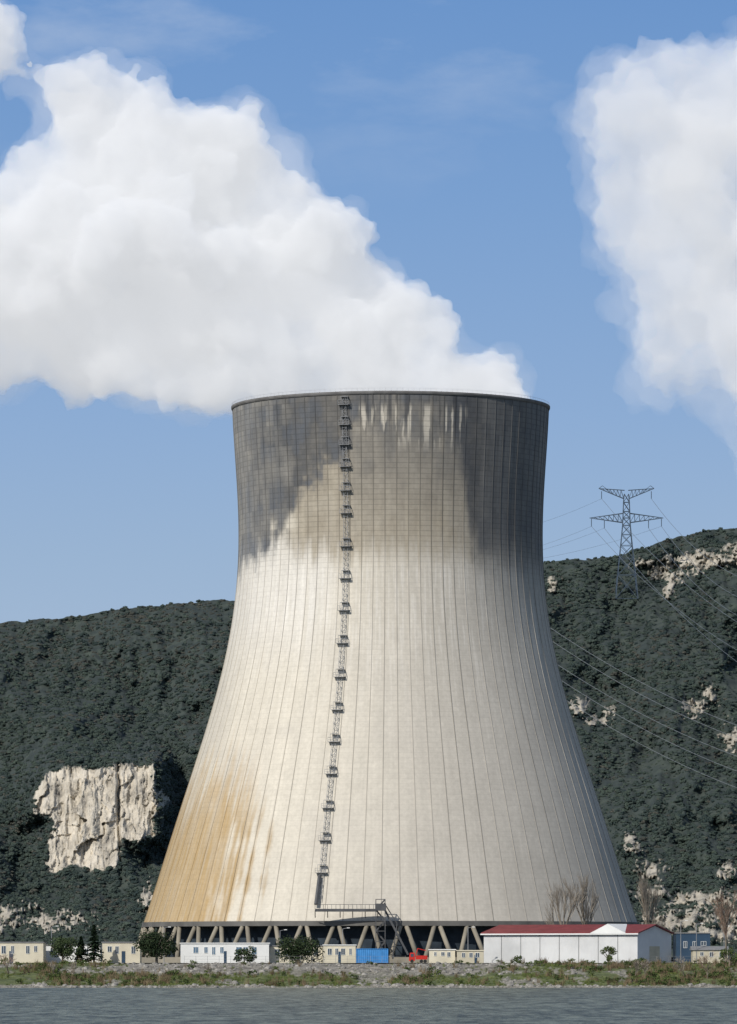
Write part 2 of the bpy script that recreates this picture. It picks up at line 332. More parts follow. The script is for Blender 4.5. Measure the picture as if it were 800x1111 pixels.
e[0].position=.36; e[0].color=(.09,.08,.065,1); e[1].position=.65; e[1].color=(.36,.335,.28,1)
ra=n.new('ShaderNodeAttribute'); ra.attribute_name='gravel'
mx=n.new('ShaderNodeMix'); mx.data_type='RGBA'; l.new(ra.outputs['Fac'],mx.inputs[0]); l.new(r1.outputs[0],mx.inputs[6]); l.new(r2.outputs[0],mx.inputs[7]); l.new(mx.outputs[2],b.inputs['Base Color']); b.inputs['Roughness'].default_value=.95
bp=n.new('ShaderNodeBump'); bp.inputs['Distance'].default_value=.6; l.new(nz.outputs['Fac'],bp.inputs['Height']); l.new(bp.outputs[0],b.inputs['Normal'])
setp(link_mesh('riverbank',me,bm_),'grassy and stony river bank below the site','bank',kind='structure')
def bank_z(px,Y):
    x=np.array([(px-400)*Y/F]); ed=bedge(x)[0]; v=(Y-ed+4)/(1422-ed+4); return float(bankxyz(x,np.array([v]))[2][0])
NG=18000
gx=rng.uniform(-120,120,NG); gv=rng.uniform(.09,.99,NG)**.9
_,gy,gz=bankxyz(gx,gv); gp=gx/gy*F+400
gd=fbm(gp*.03,gv*4,2.5,4); gr=gravel(gx,gv)
k=(rng.random(NG)<np.clip((gd-.32)*3.2,.05,1))&(rng.random(NG)>gr*.95)
gx,gy,gz,gv,gp,gd=gx[k],gy[k],gz[k],gv[k],gp[k],gd[k]
brown=rng.random(len(gx))<np.clip(.10+.35*(gp>660)*(gd>.48)+.35*(fbm(gp*.02,gv*3,8.8,3)>.56),0,1)
gprot=[proto_tuft(11,M['grass'],30,.8,.6,.05),proto_tuft(12,M['grass'],24,.55,.7,.06)]
rprot=[proto_tuft(13,M['reed'],30,1.1,.45,.03),proto_bush(14,M['leafbush'],.9,3,24,.12)]
a=~brown
scatter('bank_grass',np.stack([gx,gy,gz],-1)[a],rng.uniform(.3,.8,a.sum()),rng.uniform(0,6,a.sum()),rng.integers(0,2,a.sum()),gprot,'tufts of green grass growing all along the river bank','grass')
a=brown
kk=(rng.random(a.sum())<.25).astype(int)
scatter('bank_reeds',np.stack([gx,gy,gz],-1)[a],rng.uniform(.4,1.7,a.sum()),rng.uniform(0,6,a.sum()),kk,rprot,'dry brown reeds and low scrub on the river bank','reeds')
def proto_rock(seed):
    random.seed(seed); bm=bmesh.new(); bmesh.ops.create_icosphere(bm,subdivisions=2,radius=.5)
    for v in bm.verts: v.co*=1+.5*mnoise.noise(v.co*2.2+Vector((seed*3,0,0))); v.co.z*=.7
    me=bpy.data.meshes.new('stone_shape'); bm.to_mesh(me); bm.free(); me.materials.append(M['stone']); return bpy.data.objects.new('stone_shape',me)
NS=10000; sx=rng.uniform(-120,120,NS); sv_=np.where(rng.random(NS)<.35,rng.uniform(.08,.2,NS),rng.uniform(.2,.97,NS))
_,sy,sz=bankxyz(sx,sv_); k=(rng.random(NS)<gravel(sx,sv_)*.75)
scatter('bank_stones',np.stack([sx,sy,sz],-1)[k],rng.uniform(.2,.5,k.sum())+rng.uniform(0,1,k.sum())**6*1.4,rng.uniform(0,6,k.sum()),rng.integers(0,2,k.sum()),[proto_rock(1),proto_rock(2)],'grey stones scattered along the waterline and bank','stones')
wm,n,l,b=newmat('river_water'); geo=n.new('ShaderNodeNewGeometry')
def wn(sx_,sy_,det,ro):
    mp=n.new('ShaderNodeMapping'); mp.inputs['Scale'].default_value=(sx_,sy_,1); l.new(geo.outputs['Position'],mp.inputs[0])
    z=n.new('ShaderNodeTexNoise'); z.inputs['Scale'].default_value=1; z.inputs['Detail'].default_value=det; z.inputs['Roughness'].default_value=ro; l.new(mp.outputs[0],z.inputs[0]); return z
nz=wn(.55,.12,6,.65); nq=wn(.30,.05,7,.85)
bp=n.new('ShaderNodeBump'); bp.inputs['Strength'].default_value=1; bp.inputs['Distance'].default_value=.8; l.new(nz.outputs['Fac'],bp.inputs['Height']); l.new(bp.outputs[0],b.inputs['Normal'])
wr=n.new('ShaderNodeValToRGB'); l.new(nq.outputs[0],wr.inputs[0]); e=wr.color_ramp.elements; e[0].position=.40; e[0].color=(.025,.034,.028,1); e[1].position=.60; e[1].color=(.22,.245,.20,1)  # light and dark of tiny wave facets painted into the base colour
l.new(wr.outputs[0],b.inputs['Base Color']); b.inputs['Roughness'].default_value=.45; b.inputs['IOR'].default_value=1.33; b.inputs['Specular IOR Level'].default_value=.25
MB().add([(-6000,-300,-6.2),(6000,-300,-6.2),(6000,1372,-6.2),(-6000,1372,-6.2)],[(0,1,2,3)]).build('water',wm)
setp(bpy.data.objects['water'],'rippled grey green river water','water',kind='structure')
# ------------------------------------------------------------------ COOLING TOWER
K=1600/F; TX=(424-400)*K; TY=1600.; PT=444.
tower=empty('cooling_tower',(TX,TY,0)); setp(tower,'giant weathered concrete cooling tower with a zigzag ladder up its front','cooling tower')
py_=np.array([436,480,520,560,600,640,680,720,760,800,850,900,950,1003.]); rp=np.array([171.8,169.3,167,165.4,165,167,172.5,180.5,191,203,218.5,234.5,251,268])
_pc=np.polyfit((py_-720)/283,rp,6)
def prof_r(py): return np.polyval(_pc,(np.asarray(py,float)-720)/283)*K
def zpy(py): return CZ+(HY-py)*K
nth,nz_=1200,480
th=np.linspace(-180,180,nth,endpoint=False); pv=np.linspace(1003,PT,nz_)
TH,PV=np.meshgrid(th,pv); R=prof_r(PV); tr_=np.radians(TH)
V=np.stack([TX+R*np.sin(tr_),TY-R*np.cos(tr_),zpy(PV)],-1)
me=grid_mesh('shell',V,nth,nz_,wrap=True)
NR=84; step=360/NR
T=np.where(np.abs(TH)>90,np.sign(TH)*90,TH)
ci=np.floor(TH/step*2).astype(np.int64); cj=np.floor(zpy(PV)/1.5).astype(np.int64)
cell=_h(ci,cj,ci*0+3); cellc=_h(np.floor(TH/step).astype(np.int64),np.floor(zpy(PV)/6).astype(np.int64),ci*0+9)
stk=fbm(TH*.9,PV*.012,1.1,4); stk2=fbm(TH*2.2,PV*.03,5.1,3); big=fbm(TH*.06,PV*.02,2.2,4); med=fbm(TH*.22,PV*.05,12.2,5)
colr=fbm(TH*.35,TH*0,8.,3)
C=lambda c:np.array(lin(c))
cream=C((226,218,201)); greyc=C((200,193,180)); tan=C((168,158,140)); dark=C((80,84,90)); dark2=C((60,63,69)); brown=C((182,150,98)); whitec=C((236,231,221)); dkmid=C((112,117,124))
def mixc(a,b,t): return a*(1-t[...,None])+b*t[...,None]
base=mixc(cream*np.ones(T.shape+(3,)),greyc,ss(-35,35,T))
base=mixc(base,C((204,197,184)),.5*ss(.4,.65,big)*ss(620,800,PV))
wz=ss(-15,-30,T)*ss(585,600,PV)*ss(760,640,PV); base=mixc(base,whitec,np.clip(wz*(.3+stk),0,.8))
base=mixc(base,whitec,.35*ss(.55,.7,stk2)*ss(600,640,PV)*ss(820,650,PV))
tb=612+22*(stk-.5)*2+6*(cell-.5)
tz=ss(0,1,(tb-PV)/34+.5)*ss(-48,-36,T+4*(cellc-.5)+10*(med-.5))
base=mixc(base,tan,np.clip(tz*(.85+.6*(med-.5)),0,1))
base=mixc(base,C((190,180,160)),tz*.35*ss(.48,.7,stk))
base=mixc(base,C((134,131,125)),tz*.4*ss(.5,.68,med)*ss(600,470,PV))
base=mixc(base,C((116,116,115)),np.clip(ss(-22,-12,T)*ss(40,28,T)*ss(615,470,PV+30*(med-.5)+16*(stk-.5))*(.66+.7*(med-.5)+.4*(stk-.5)),0,.85))
Bx=[-90,-75,-60,-48,-42,-38,-34,-29,-24,-19,-15,-12,0,12,22,27,31,36,48,60,75,90]
By=[630,626,616,598,592,566,540,524,514,508,500,468,460,464,480,530,606,620,620,618,626,640]
B=np.interp(T,Bx,By)+np.interp(T,[-90,-30,-12,25,32,90],[10,8,30,34,28,28])*(stk-.5)+np.interp(T,[-60,-20,0,30],[58,58,36,36])*(med-.5)+16*(cellc-.5)*ss(20,-20,T)+7*(cell-.5)
wdt=np.interp(T,[-90,-20,15,25,35,90],[40,32,40,60,64,64])
dm=ss(0,1,(B-PV)/wdt+.4)
stre=np.interp(T,[-90,-70,-50,-35,-20,-12,0,16,24,33,42,50,60,90],[.76,.80,.86,.86,.78,.62,.5,.58,.78,.95,1,.95,.88,.82])
stre=stre*(.95+.14*(cellc-.5)+.2*(stk-.5)+.5*(med-.5))
dm=np.clip(dm*stre,0,1)
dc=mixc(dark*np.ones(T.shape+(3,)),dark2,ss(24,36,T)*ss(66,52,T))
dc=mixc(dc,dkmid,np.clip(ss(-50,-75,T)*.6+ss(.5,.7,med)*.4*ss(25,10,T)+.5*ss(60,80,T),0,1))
base=mixc(base,dc,dm)
dr=ss(.60,.68,fbm(TH*1.3,PV*.02,3.7,3))*ss(-16,-10,T)*ss(32,26,T)*ss(505,462,PV); base=mixc(base,dark2,np.clip(dr*.6,0,1))
pale=ss(.56,.62,fbm(TH*.9,PV*.022,13.7,4))*ss(-16,-10,T)*ss(30,24,T)*ss(452,464,PV)*ss(510,480,PV); base=mixc(base,C((214,206,190)),pale*.85)
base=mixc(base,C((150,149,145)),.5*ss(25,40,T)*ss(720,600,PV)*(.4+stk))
br=ss(-33,-46,T+30*(stk-.5)+16*(med-.5))*ss(815,900,PV+110*(stk-.5)+60*(med-.5)); base=mixc(base,brown,np.clip(br*(.68+.8*(stk2-.4)),0,.9))
br2=ss(-25,-65,T)*ss(740,960,PV)*.25; base=mixc(base,C((208,188,148)),br2*(.6+.6*stk))
v=1+.08*(stk-.5)+.10*(stk2-.5)+(cell-.5)*np.interp(PV,[440,600,640,1003],[.14,.09,.04,.04])+.06*(colr-.5)+.10*(big-.5)+.12*(med-.5)
wash=ss(.62,.72,fbm(TH*1.3,PV*.008,6.6,3)); v=v+.06*wash
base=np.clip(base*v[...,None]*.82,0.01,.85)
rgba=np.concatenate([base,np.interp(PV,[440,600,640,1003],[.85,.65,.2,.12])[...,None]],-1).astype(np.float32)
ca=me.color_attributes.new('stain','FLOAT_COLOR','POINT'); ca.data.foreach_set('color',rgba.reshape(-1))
sm,n,l,b=newmat('weathered_shell_concrete')
a_=n.new('ShaderNodeAttribute'); a_.attribute_name='stain'
geo=n.new('ShaderNodeNewGeometry'); sp_=n.new('ShaderNodeSeparateXYZ'); l.new(geo.outputs['Position'],sp_.inputs[0])
dv=n.new('ShaderNodeMath'); dv.operation='DIVIDE'; dv.inputs[1].default_value=1.5; l.new(sp_.outputs[2],dv.inputs[0])
fr=n.new('ShaderNodeMath'); fr.operation='FRACT'; l.new(dv.outputs[0],fr.inputs[0])
lt=n.new('ShaderNodeMath'); lt.operation='LESS_THAN'; lt.inputs[1].default_value=.16; l.new(fr.outputs[0],lt.inputs[0])
ml=n.new('ShaderNodeMath'); ml.operation='MULTIPLY'; l.new(lt.outputs[0],ml.inputs[0]); l.new(a_.outputs['Alpha'],ml.inputs[1])
m2=n.new('ShaderNodeMath'); m2.operation='MULTIPLY'; m2.inputs[1].default_value=.34; l.new(ml.outputs[0],m2.inputs[0])
nz=n.new('ShaderNodeTexNoise'); nz.inputs['Scale'].default_value=.9; nz.inputs['Detail'].default_value=6; nz.inputs['Roughness'].default_value=.7; l.new(geo.outputs['Position'],nz.inputs[0])
mrn=n.new('ShaderNodeMapRange'); mrn.inputs[1].default_value=.25; mrn.inputs[2].default_value=.75; mrn.inputs[3].default_value=.88; mrn.inputs[4].default_value=1.10; l.new(nz.outputs[0],mrn.inputs[0])
mxx=n.new('ShaderNodeMix'); mxx.data_type='RGBA'; mxx.blend_type='MIX'; l.new(m2.outputs[0],mxx.inputs[0]); l.new(a_.outputs['Color'],mxx.inputs[6]); mxx.inputs[7].default_value=(.03,.03,.03,1)
vm=n.new('ShaderNodeVectorMath'); vm.operation='SCALE'; l.new(mxx.outputs[2],vm.inputs[0]); l.new(mrn.outputs[0],vm.inputs['Scale']); l.new(vm.outputs[0],b.inputs['Base Color'])
b.inputs['Roughness'].default_value=.92; b.inputs['Specular IOR Level'].default_value=.15
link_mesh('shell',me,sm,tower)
rv=[];rf=[];rc=[]
pr=np.linspace(1003,PT,150); Rr=prof_r(pr); zz=zpy(pr)
for k in range(NR):
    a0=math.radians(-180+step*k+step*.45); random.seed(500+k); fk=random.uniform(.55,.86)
    tcol=int(((-180+step*k+step*.45)+180)/360*nth)%nth
    for j in range(len(pr)):
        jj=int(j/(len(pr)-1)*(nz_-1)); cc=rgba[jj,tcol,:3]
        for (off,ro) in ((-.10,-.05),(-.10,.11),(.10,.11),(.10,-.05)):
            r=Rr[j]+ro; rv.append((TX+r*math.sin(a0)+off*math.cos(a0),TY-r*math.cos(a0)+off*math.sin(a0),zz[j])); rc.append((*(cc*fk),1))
        if j:
            q=len(rv)-8
            for i in range(3): rf.append((q+i,q+i+1,q+i+5,q+i+4))
me=bpy.data.meshes.new('meridian_ribs'); me.from_pydata(rv,[],rf); ca=me.color_attributes.new('stain','FLOAT_COLOR','POINT'); ca.data.foreach_set('color',np.array(rc,np.float32).reshape(-1))  # ribs carry the shell colours, each darkened by its own random factor
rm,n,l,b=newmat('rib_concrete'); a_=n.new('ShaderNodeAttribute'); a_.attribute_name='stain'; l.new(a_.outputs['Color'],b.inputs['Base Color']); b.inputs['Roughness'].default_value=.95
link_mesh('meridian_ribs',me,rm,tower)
def ring(name,rz,m,n_=240):
    mb=MB(); k=len(rz)
    for i in range(n_):
        t=2*math.pi*i/n_
        for r,z in rz: mb.v.append((TX+r*math.sin(t),TY-r*math.cos(t),z))
    for i in range(n_):
        for j in range(k):
            a=i*k+j; b_=i*k+(j+1)%k; c=((i+1)%n_)*k+(j+1)%k; d=((i+1)%n_)*k+j; mb.f.append((a,d,c,b_))
    return mb.build(name,m,tower)
rt_=float(prof_r(PT)); zt=zpy(PT)
ring('rim',[(rt_-1.2,zt-.3),(rt_+.25,zt-.3),(rt_+.45,zt+.1),(rt_+.45,zt+.55),(rt_-1.2,zt+.55)],mat('rim_concrete',(.16,.155,.15),.9,.3,.3))
mb=MB()
for i in range(180):
    t=2*math.pi*i/180; t2=2*math.pi*(i+1)/180; r=rt_+.2
    p=Vector((TX+r*math.sin(t),TY-r*math.cos(t),zt+.55)); q=Vector((TX+r*math.sin(t2),TY-r*math.cos(t2),zt+.55))
    mb.bar(p,p+Vector((0,0,.8)),.03); mb.bar(p+Vector((0,0,.8)),q+Vector((0,0,.8)),.03)
mb.build('rim_railing',M['steel'],tower)
ip=[(float(prof_r(p))-.9,zpy(p)) for p in np.linspace(1003,PT,30)]
mb=MB(); k=len(ip)
for i in range(160):
    t=2*math.pi*i/160
    for r,z in ip: mb.v.append((TX+r*math.sin(t),TY-r*math.cos(t),z))
for i in range(160):
    for j in range(k-1): mb.f.append((i*k+j,i*k+j+1,((i+1)%160)*k+j+1,((i+1)%160)*k+j))
mb.build('inner_wall',M['dconcrete'],tower)
rb=float(prof_r(1003)); zb=zpy(1003)
ring('ring_beam',[(rb-1.0,zb-.9),(rb+.55,zb-.9),(rb+.35,zb+.5),(rb-1.0,zb+.5)],M['dconcrete'])
ring('basin_wall',[(rb+5.0,0),(rb+5.7,0),(rb+5.7,1.6),(rb+5.0,1.6)],M['concrete'])
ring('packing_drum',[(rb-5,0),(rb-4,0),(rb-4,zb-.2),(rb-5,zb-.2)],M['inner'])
NP=48
for k in range(NP):
    a=2*math.pi*(k+.35)/NP; h=math.pi/NP
    for sgn in (-1,1):
        t=Vector((TX+(rb-.2)*math.sin(a+sgn*h*.14),TY-(rb-.2)*math.cos(a+sgn*h*.14),zb-.5)); q=Vector((TX+(rb+3.0)*math.sin(a+sgn*h*.86),TY-(rb+3.0)*math.cos(a+sgn*h*.86),0))
        MB().bar(q,t,.74,.64,8).build('support_column',M['concrete'],tower,True)
# ladder on the meridian
aL=math.radians(-16.7)
def shellp(py,ang=aL,off=0.,side=0.):
    r=float(prof_r(py))+off; return Vector((TX+r*math.sin(ang)+side*math.cos(ang),TY-r*math.cos(ang)+side*math.sin(ang),zpy(py)))
nrm=Vector((math.sin(aL),-math.cos(aL),0)); tan_=Vector((math.cos(aL),math.sin(aL),0)); Z=Vector((0,0,1))
mb=MB(); ps=list(np.arange(447,982,5.5))
for i in range(len(ps)-1):
    for sd in (-.6,.6):
        mb.bar(shellp(ps[i],off=.8,side=sd),shellp(ps[i+1],off=.8,side=sd),.08)
    mb.bar(shellp(ps[i],off=.8,side=-.6),shellp(ps[i],off=.8,side=.6),.06)
    s_=.6 if i%2 else -.6
    mb.bar(shellp(ps[i],off=.8,side=-s_),shellp(ps[i+1],off=.8,side=s_),.06)
    for sd in (-.6,.6): mb.bar(shellp(ps[i],off=-.2,side=sd),shellp(ps[i],off=.8,side=sd),.05)
mb.build('access_ladder',M['steel'],tower)
for i,pp in enumerate([451,472,493,516,541,565,600,634,668,703,739,774,808,842,878,912,946]):
    o=shellp(pp+5); mb=MB()
    wd=1.6; dp=1.6
    mb.fbox(o,tan_,nrm,Z,-wd,wd,-.3,dp,-.08,.06)
    mb.fbox(o,tan_,nrm,Z,-wd*.6,wd*.8,-.3,dp*.8,2.2,2.32)
    for sx_ in (-wd,0,wd):
        mb.bar(o+tan_*sx_+nrm*dp,o+tan_*sx_+nrm*dp+Z*1.3,.06)
    for sx_ in (-wd*.6,wd*.8): mb.bar(o+tan_*sx_+nrm*dp*.8,o+tan_*sx_+nrm*dp*.8+Z*2.3,.07)
    for zz_ in (.65,1.3): mb.bar(o+tan_*-wd+nrm*dp+Z*zz_,o+tan_*wd+nrm*dp+Z*zz_,.05)
    for sx_ in (-wd,wd):
        mb.bar(o+tan_*sx_+nrm*dp+Z*1.3,o+tan_*sx_+Z*1.3,.05); mb.bar(o+tan_*sx_*.8+nrm*dp*.9,o+tan_*sx_*.8-nrm*.3-Z*1.6,.07)
    mb.build('ladder_platform',M['steel'],tower)
mb=MB(); mb.bar(shellp(954,off=1,side=-.4),shellp(984,off=1.6,side=-.5),.6,.6,6); mb.build('ladder_duct',M['dsteel'],tower)
Yg=1600-73-3
mb=MB(); a=P(342,987,Yg); b_=P(410,987,Yg)
mb.box(a.x,b_.x,Yg-.8,Yg+1.2,a.z-.6,a.z+.2)
for i in range(16):
    x=a.x+(b_.x-a.x)*i/15; mb.bar((x,Yg-.8,a.z+.1),(x,Yg-.8,a.z+1.4),.08)
    if i%3==0: mb.bar((x,Yg,a.z-.3),(x,Yg+3.5,a.z-2.2),.16)
mb.bar((a.x,Yg-.8,a.z+1.4),(b_.x,Yg-.8,a.z+1.4),.09)
mb.build('gangway',M['dsteel'],tower)
# ------------------------------------------------------------------ stair tower in front
st=empty('stair_tower',P(413,1045,Yg-2).xyz*1); st.location.z=0; setp(st,'dark steel stair tower with a sloping chute at the tower foot','stair tower')
x0=P(408,1000,Yg-2).x; x1=P(418,1000,Yg-2).x; ztop=P(0,976,Yg-2).z; y0=Yg-4.5; y1=Yg-1.2
mb=MB()
for x in (x0,x1):
    for y in (y0,y1): mb.bar((x,y,0),(x,y,ztop),.16)
for i in range(7):
    z=ztop*i/6.
    mb.bar((x0,y0,z),(x1,y0,z),.12); mb.bar((x0,y0,z),(x0,y1,z),.12); mb.bar((x1,y0,z),(x1,y1,z),.12); mb.bar((x0,y1,z),(x1,y1,z),.12)
mb.build('lattice_frame',M['dsteel'],st)
mb=MB()
for i in range(6):
    za,zb_=ztop*i/6.,ztop*(i+1)/6.
    xa,xb=(x0,x1) if i%2 else (x1,x0)
    p=Vector((xa,(y0+y1)/2,za)); q=Vector((xb,(y0+y1)/2,zb_)); mb.bar(p,q,.3)
mb.build('stair_flight',M['dsteel'],st)
mb=MB(); mb.box(x0-.2,x1+.3,y0-.2,y1+.2,ztop-3.2,ztop-1.2); mb.build('machine_cabin',M['dsteel'],st)
mb=MB(); p=P(417,986,Yg-3); q=P(443,1036,Yg-3); mb.bar(p,q,.4,.4,4); mb.bar(p+Vector((0,0,1.6)),P(431,1002,Yg-3),.2); mb.bar(P(431,1002,Yg-3),P(426,1040,Yg-3),.2); mb.build('chute',M['dsteel'],st)
# ------------------------------------------------------------------ STEAM
def steam_mat(name,dens,L,colr=(1,1,1)):
    m=bpy.data.materials.new(name); m.use_nodes=True; n=m.node_tree.nodes; l=m.node_tree.links; n.clear()
    o=n.new('ShaderNodeOutputMaterial'); s=n.new('ShaderNodeVolumeScatter'); s.inputs['Density'].default_value=dens; s.inputs['Color'].default_value=(*colr,1); s.inputs['Anisotropy'].default_value=0
    e=n.new('ShaderNodeEmission'); e.inputs[0].default_value=(.94,.965,1,1); e.inputs[1].default_value=dens*L  # glow added to stand in for light scattered repeatedly inside the steam
    ad=n.new('ShaderNodeAddShader'); l.new(s.outputs[0],ad.inputs[0]); l.new(e.outputs[0],ad.inputs[1]); l.new(ad.outputs[0],o.inputs['Volume'])
    return m
def largest(me):
    nv=len(me.vertices); ne=len(me.edges); E=np.empty(ne*2,np.int32); me.edges.foreach_get('vertices',E); E=E.reshape(-1,2)
    lab=np.arange(nv)
    while True:
        o=lab.copy(); mn=np.minimum(lab[E[:,0]],lab[E[:,1]])
        np.minimum.at(lab,E[:,0],mn); np.minimum.at(lab,E[:,1],mn); lab=lab[lab]; lab=lab[lab]
        if (o==lab).all(): break
    u,cnt=np.unique(lab,return_counts=True); best=u[cnt.argmax()]; keep=lab==best
    if keep.all(): return me
    bm=bmesh.new(); bm.from_mesh(me); bm.verts.ensure_lookup_table(); bmesh.ops.delete(bm,geom=[bm.verts[i] for i in np.nonzero(~keep)[0]],context='VERTS'); bm.to_mesh(me); bm.free(); return me
def cloudmesh(name,poly,Yc,nsph,rmax,rmin,depth,disp,voxel,inset,seed,m,parent,extra=(),fine=None):
    rg=np.random.default_rng(seed); poly=np.array(poly,float)
    mn=poly.min(0); mxp=poly.max(0); k=Yc/F
    bm=bmesh.new(); cnt=0
    X=rg.uniform(mn[0],mxp[0],nsph*14); Yp=rg.uniform(mn[1],mxp[1],nsph*14); sd=poly_sd(X,Yp,poly)
    sph=[]
    for x,y,d in zip(X,Yp,sd):
        if d<rmin: continue
        if d>rmax and rg.random()<.6: continue
        r=min(d-inset,rmax)
        if r<rmin*.6: continue
        sph.append((x,y,r,rg.uniform(-1,1)*max(0,min(depth,d*.9*k)))); cnt+=1
        if cnt>=nsph: break
    gx_,gy_=np.meshgrid(np.arange(mn[0],mxp[0],26.),np.arange(mn[1],mxp[1],26.)); gd_=poly_sd(gx_,gy_,poly)
    for x,y,d in zip(gx_.ravel(),gy_.ravel(),gd_.ravel()):
        r=min(d-inset,rmax*.8)
        if r>12: sph.append((x,y,r,0))
    for (x,y,r) in extra: sph.append((x,y,r,0))
    for x,y,r,dd in sph:
        p=P(x,y,Yc); mt=Matrix.Translation((p.x,p.y+dd,p.z))@Matrix.Diagonal((1,1,rg.uniform(.85,1),1))
        bmesh.ops.create_icosphere(bm,subdivisions=2,radius=r*k,matrix=mt)
    me=bpy.data.meshes.new('tmp'); bm.to_mesh(me); bm.free(); t=bpy.data.objects.new('tmp',me); col.objects.link(t)
    def apply():
        dg=bpy.context.evaluated_depsgraph_get(); dg.update(); m_=bpy.data.meshes.new_from_object(t.evaluated_get(dg)); t.modifiers.clear(); t.data=m_; return m_
    def rem(vs): r_=t.modifiers.new('r','REMESH'); r_.mode='VOXEL'; r_.voxel_size=vs
    def dis(lst):
        for i,(ty,ns,stg,mid) in enumerate(lst):
            tx_=bpy.data.textures.new('steam_tex',ty); tx_.noise_scale=ns
            if ty=='CLOUDS': tx_.noise_depth=4
            d_=t.modifiers.new('d%d'%i,'DISPLACE'); d_.texture=tx_; d_.texture_coords='LOCAL'; d_.strength=stg; d_.mid_level=mid
    rem(2.2); m1=apply(); t.data=largest(m1)
    dis(disp); rem(voxel); m1=apply(); t.data=largest(m1)
    if fine: dis(fine); apply()
    m2=t.data; m2.name=name
    bpy.data.objects.remove(t); m2.materials.clear(); m2.polygons.foreach_set('use_smooth',[True]*len(m2.polygons))
    return link_mesh(name,m2,m,parent)
PL=[(594,456),(588,436),(572,408),(554,382),(532,374),(508,366),(500,345),(488,326),(462,308),(432,290),(410,274),(404,240),(388,212),(360,206),(345,182),(328,160),(308,140),(306,112),(285,94),(258,90),(232,98),(205,112),(182,100),(172,72),(150,58),(110,50),(70,60),(40,52),(22,30),(8,-10),(-60,-40),(-260,-60),(-260,60),(-60,84),(0,94),(24,104),(36,132),(24,160),(0,172),(-60,190),(-260,210),(-280,420),(-60,448),(0,436),(60,432),(105,450),(150,444),(185,460),(232,454),(262,450),(300,460),(420,475),(540,485)]
PR=[(628,84),(656,52),(718,38),(780,36),(850,20),(980,10),(1000,300),(960,480),(850,480),(800,462),(768,436),(738,428),(705,446),(680,424),(684,370),(668,310),(640,282),(648,250),(624,220),(638,172),(602,150),(612,122)]
PRH=[(620,80),(650,44),(718,30),(780,28),(850,12),(980,5),(1010,300),(960,560),(850,560),(812,545),(790,505),(765,474),(738,446),(705,460),(670,430),(674,370),(656,310),(628,284),(636,250),(612,222),(626,174),(590,152),(600,118)]
EX=[(585,454,9),(581,446,11),(575,437,14),(566,427,17),(555,414,19),(545,402,20)]
pl=empty('steam_plume',P(424,436,1600)); setp(pl,'white steam plume drifting left from the mouth of the cooling tower','steam')
cloudmesh('steam_core',PL,1606,560,44,8,38,[('VORONOI',20,-13,.42),('VORONOI',8,-6.5,.42)],1.0,3,3,steam_mat('steam_vapour',.11,.36),pl,EX,[('VORONOI',3.6,-2.2,.4),('CLOUDS',2.4,1.4,.5)])
cloudmesh('steam_haze',PL,1606,300,58,12,38,[('VORONOI',16,-8,.42),('CLOUDS',10,13,.5),('CLOUDS',4,6,.5)],1.5,-1,5,steam_mat('thin_steam_vapour',.012,.38),pl,(),[('CLOUDS',2.5,2,.5)])
pr_=empty('steam_cloud',P(780,440,1750)); setp(pr_,'separate billowing steam cloud hanging in the sky at the right edge','steam')
cloudmesh('steam_core',PR,1750,300,40,8,36,[('VORONOI',20,-14,.42),('VORONOI',8,-7,.42)],1.2,4,4,steam_mat('steam_vapour_soft',.042,.34),pr_,(),[('VORONOI',3.6,-2.2,.4),('CLOUDS',2.5,2,.5)])
cloudmesh('steam_haze',PRH,1750,280,40,9,34,[('VORONOI',18,-12,.42),('CLOUDS',10,15,.5),('CLOUDS',4,7,.5)],1.5,1,6,steam_mat('thin_steam_vapour_soft',.011,.38),pr_,(),[('CLOUDS',2.5,2,.5)])
# ------------------------------------------------------------------ PYLON
YP=2950.; kp=YP/F
py0=empty('electricity_pylon',P(680,646,YP)); setp(py0,'steel lattice electricity pylon with two crossarms on the hilltop','pylon')
def hw(py): return np.interp(py,[528,545,568,590,646],[1.6,3.2,4.0,6.0,12.0])*kp
mb=MB(); lv=[536,545,555,562,570,580,592,606,624,650]; cxp=P(680,0,YP).x
def cor(py,sx_,sy_): return Vector((cxp+sx_*hw(py),YP+sy_*hw(py),P(0,py,YP).z))
for i in range(len(lv)-1):
    for sx_,sy_ in ((-1,-1),(1,-1),(1,1),(-1,1)):
        mb.bar(cor(lv[i],sx_,sy_),cor(lv[i+1],sx_,sy_),.28)
    for a,b_ in (((-1,-1),(1,-1)),((-1,1),(1,1)),((-1,-1),(-1,1)),((1,-1),(1,1))):
        mb.bar(cor(lv[i],*a),cor(lv[i+1],*b_),.18); mb.bar(cor(lv[i],*b_),cor(lv[i+1],*a),.18); mb.bar(cor(lv[i+1],*a),cor(lv[i+1],*b_),.18)
mb.build('mast',M['pylon'],py0)
for (yt,yb,xe,ye) in ((532,541,30,529),(557,567,40,562)):
    for s_ in (-1,1):
        mb=MB(); tip=P(680+s_*xe,ye if yt>540 else 530,YP)
        for dy in (-1,1):
            a=cor(yt,s_,dy); b_=cor(yb,s_,dy); mb.bar(a,tip,.24); mb.bar(b_,tip,.24)
            for i in range(1,7):
                t=i/7; t2=(i-1)/7; mb.bar(a.lerp(tip,t),b_.lerp(tip,t),.14); mb.bar(b_.lerp(tip,t2),a.lerp(tip,t),.14)
        if yt<540:
            mb.bar(tip,P(680+s_*(xe-4),527,YP),.2); mb.bar(P(680+s_*16,535,YP),P(680+s_*(xe-4),527,YP),.16)
        mb.build('crossarm',M['pylon'],py0)
for s_ in (-1,1):
    for xx,yy in ((38,563),(24,565),(27,533)):
        MB().bar(P(680+s_*xx,yy,YP),P(680+s_*xx,yy+8,YP),.28).build('insulator',M['pylon'],py0)
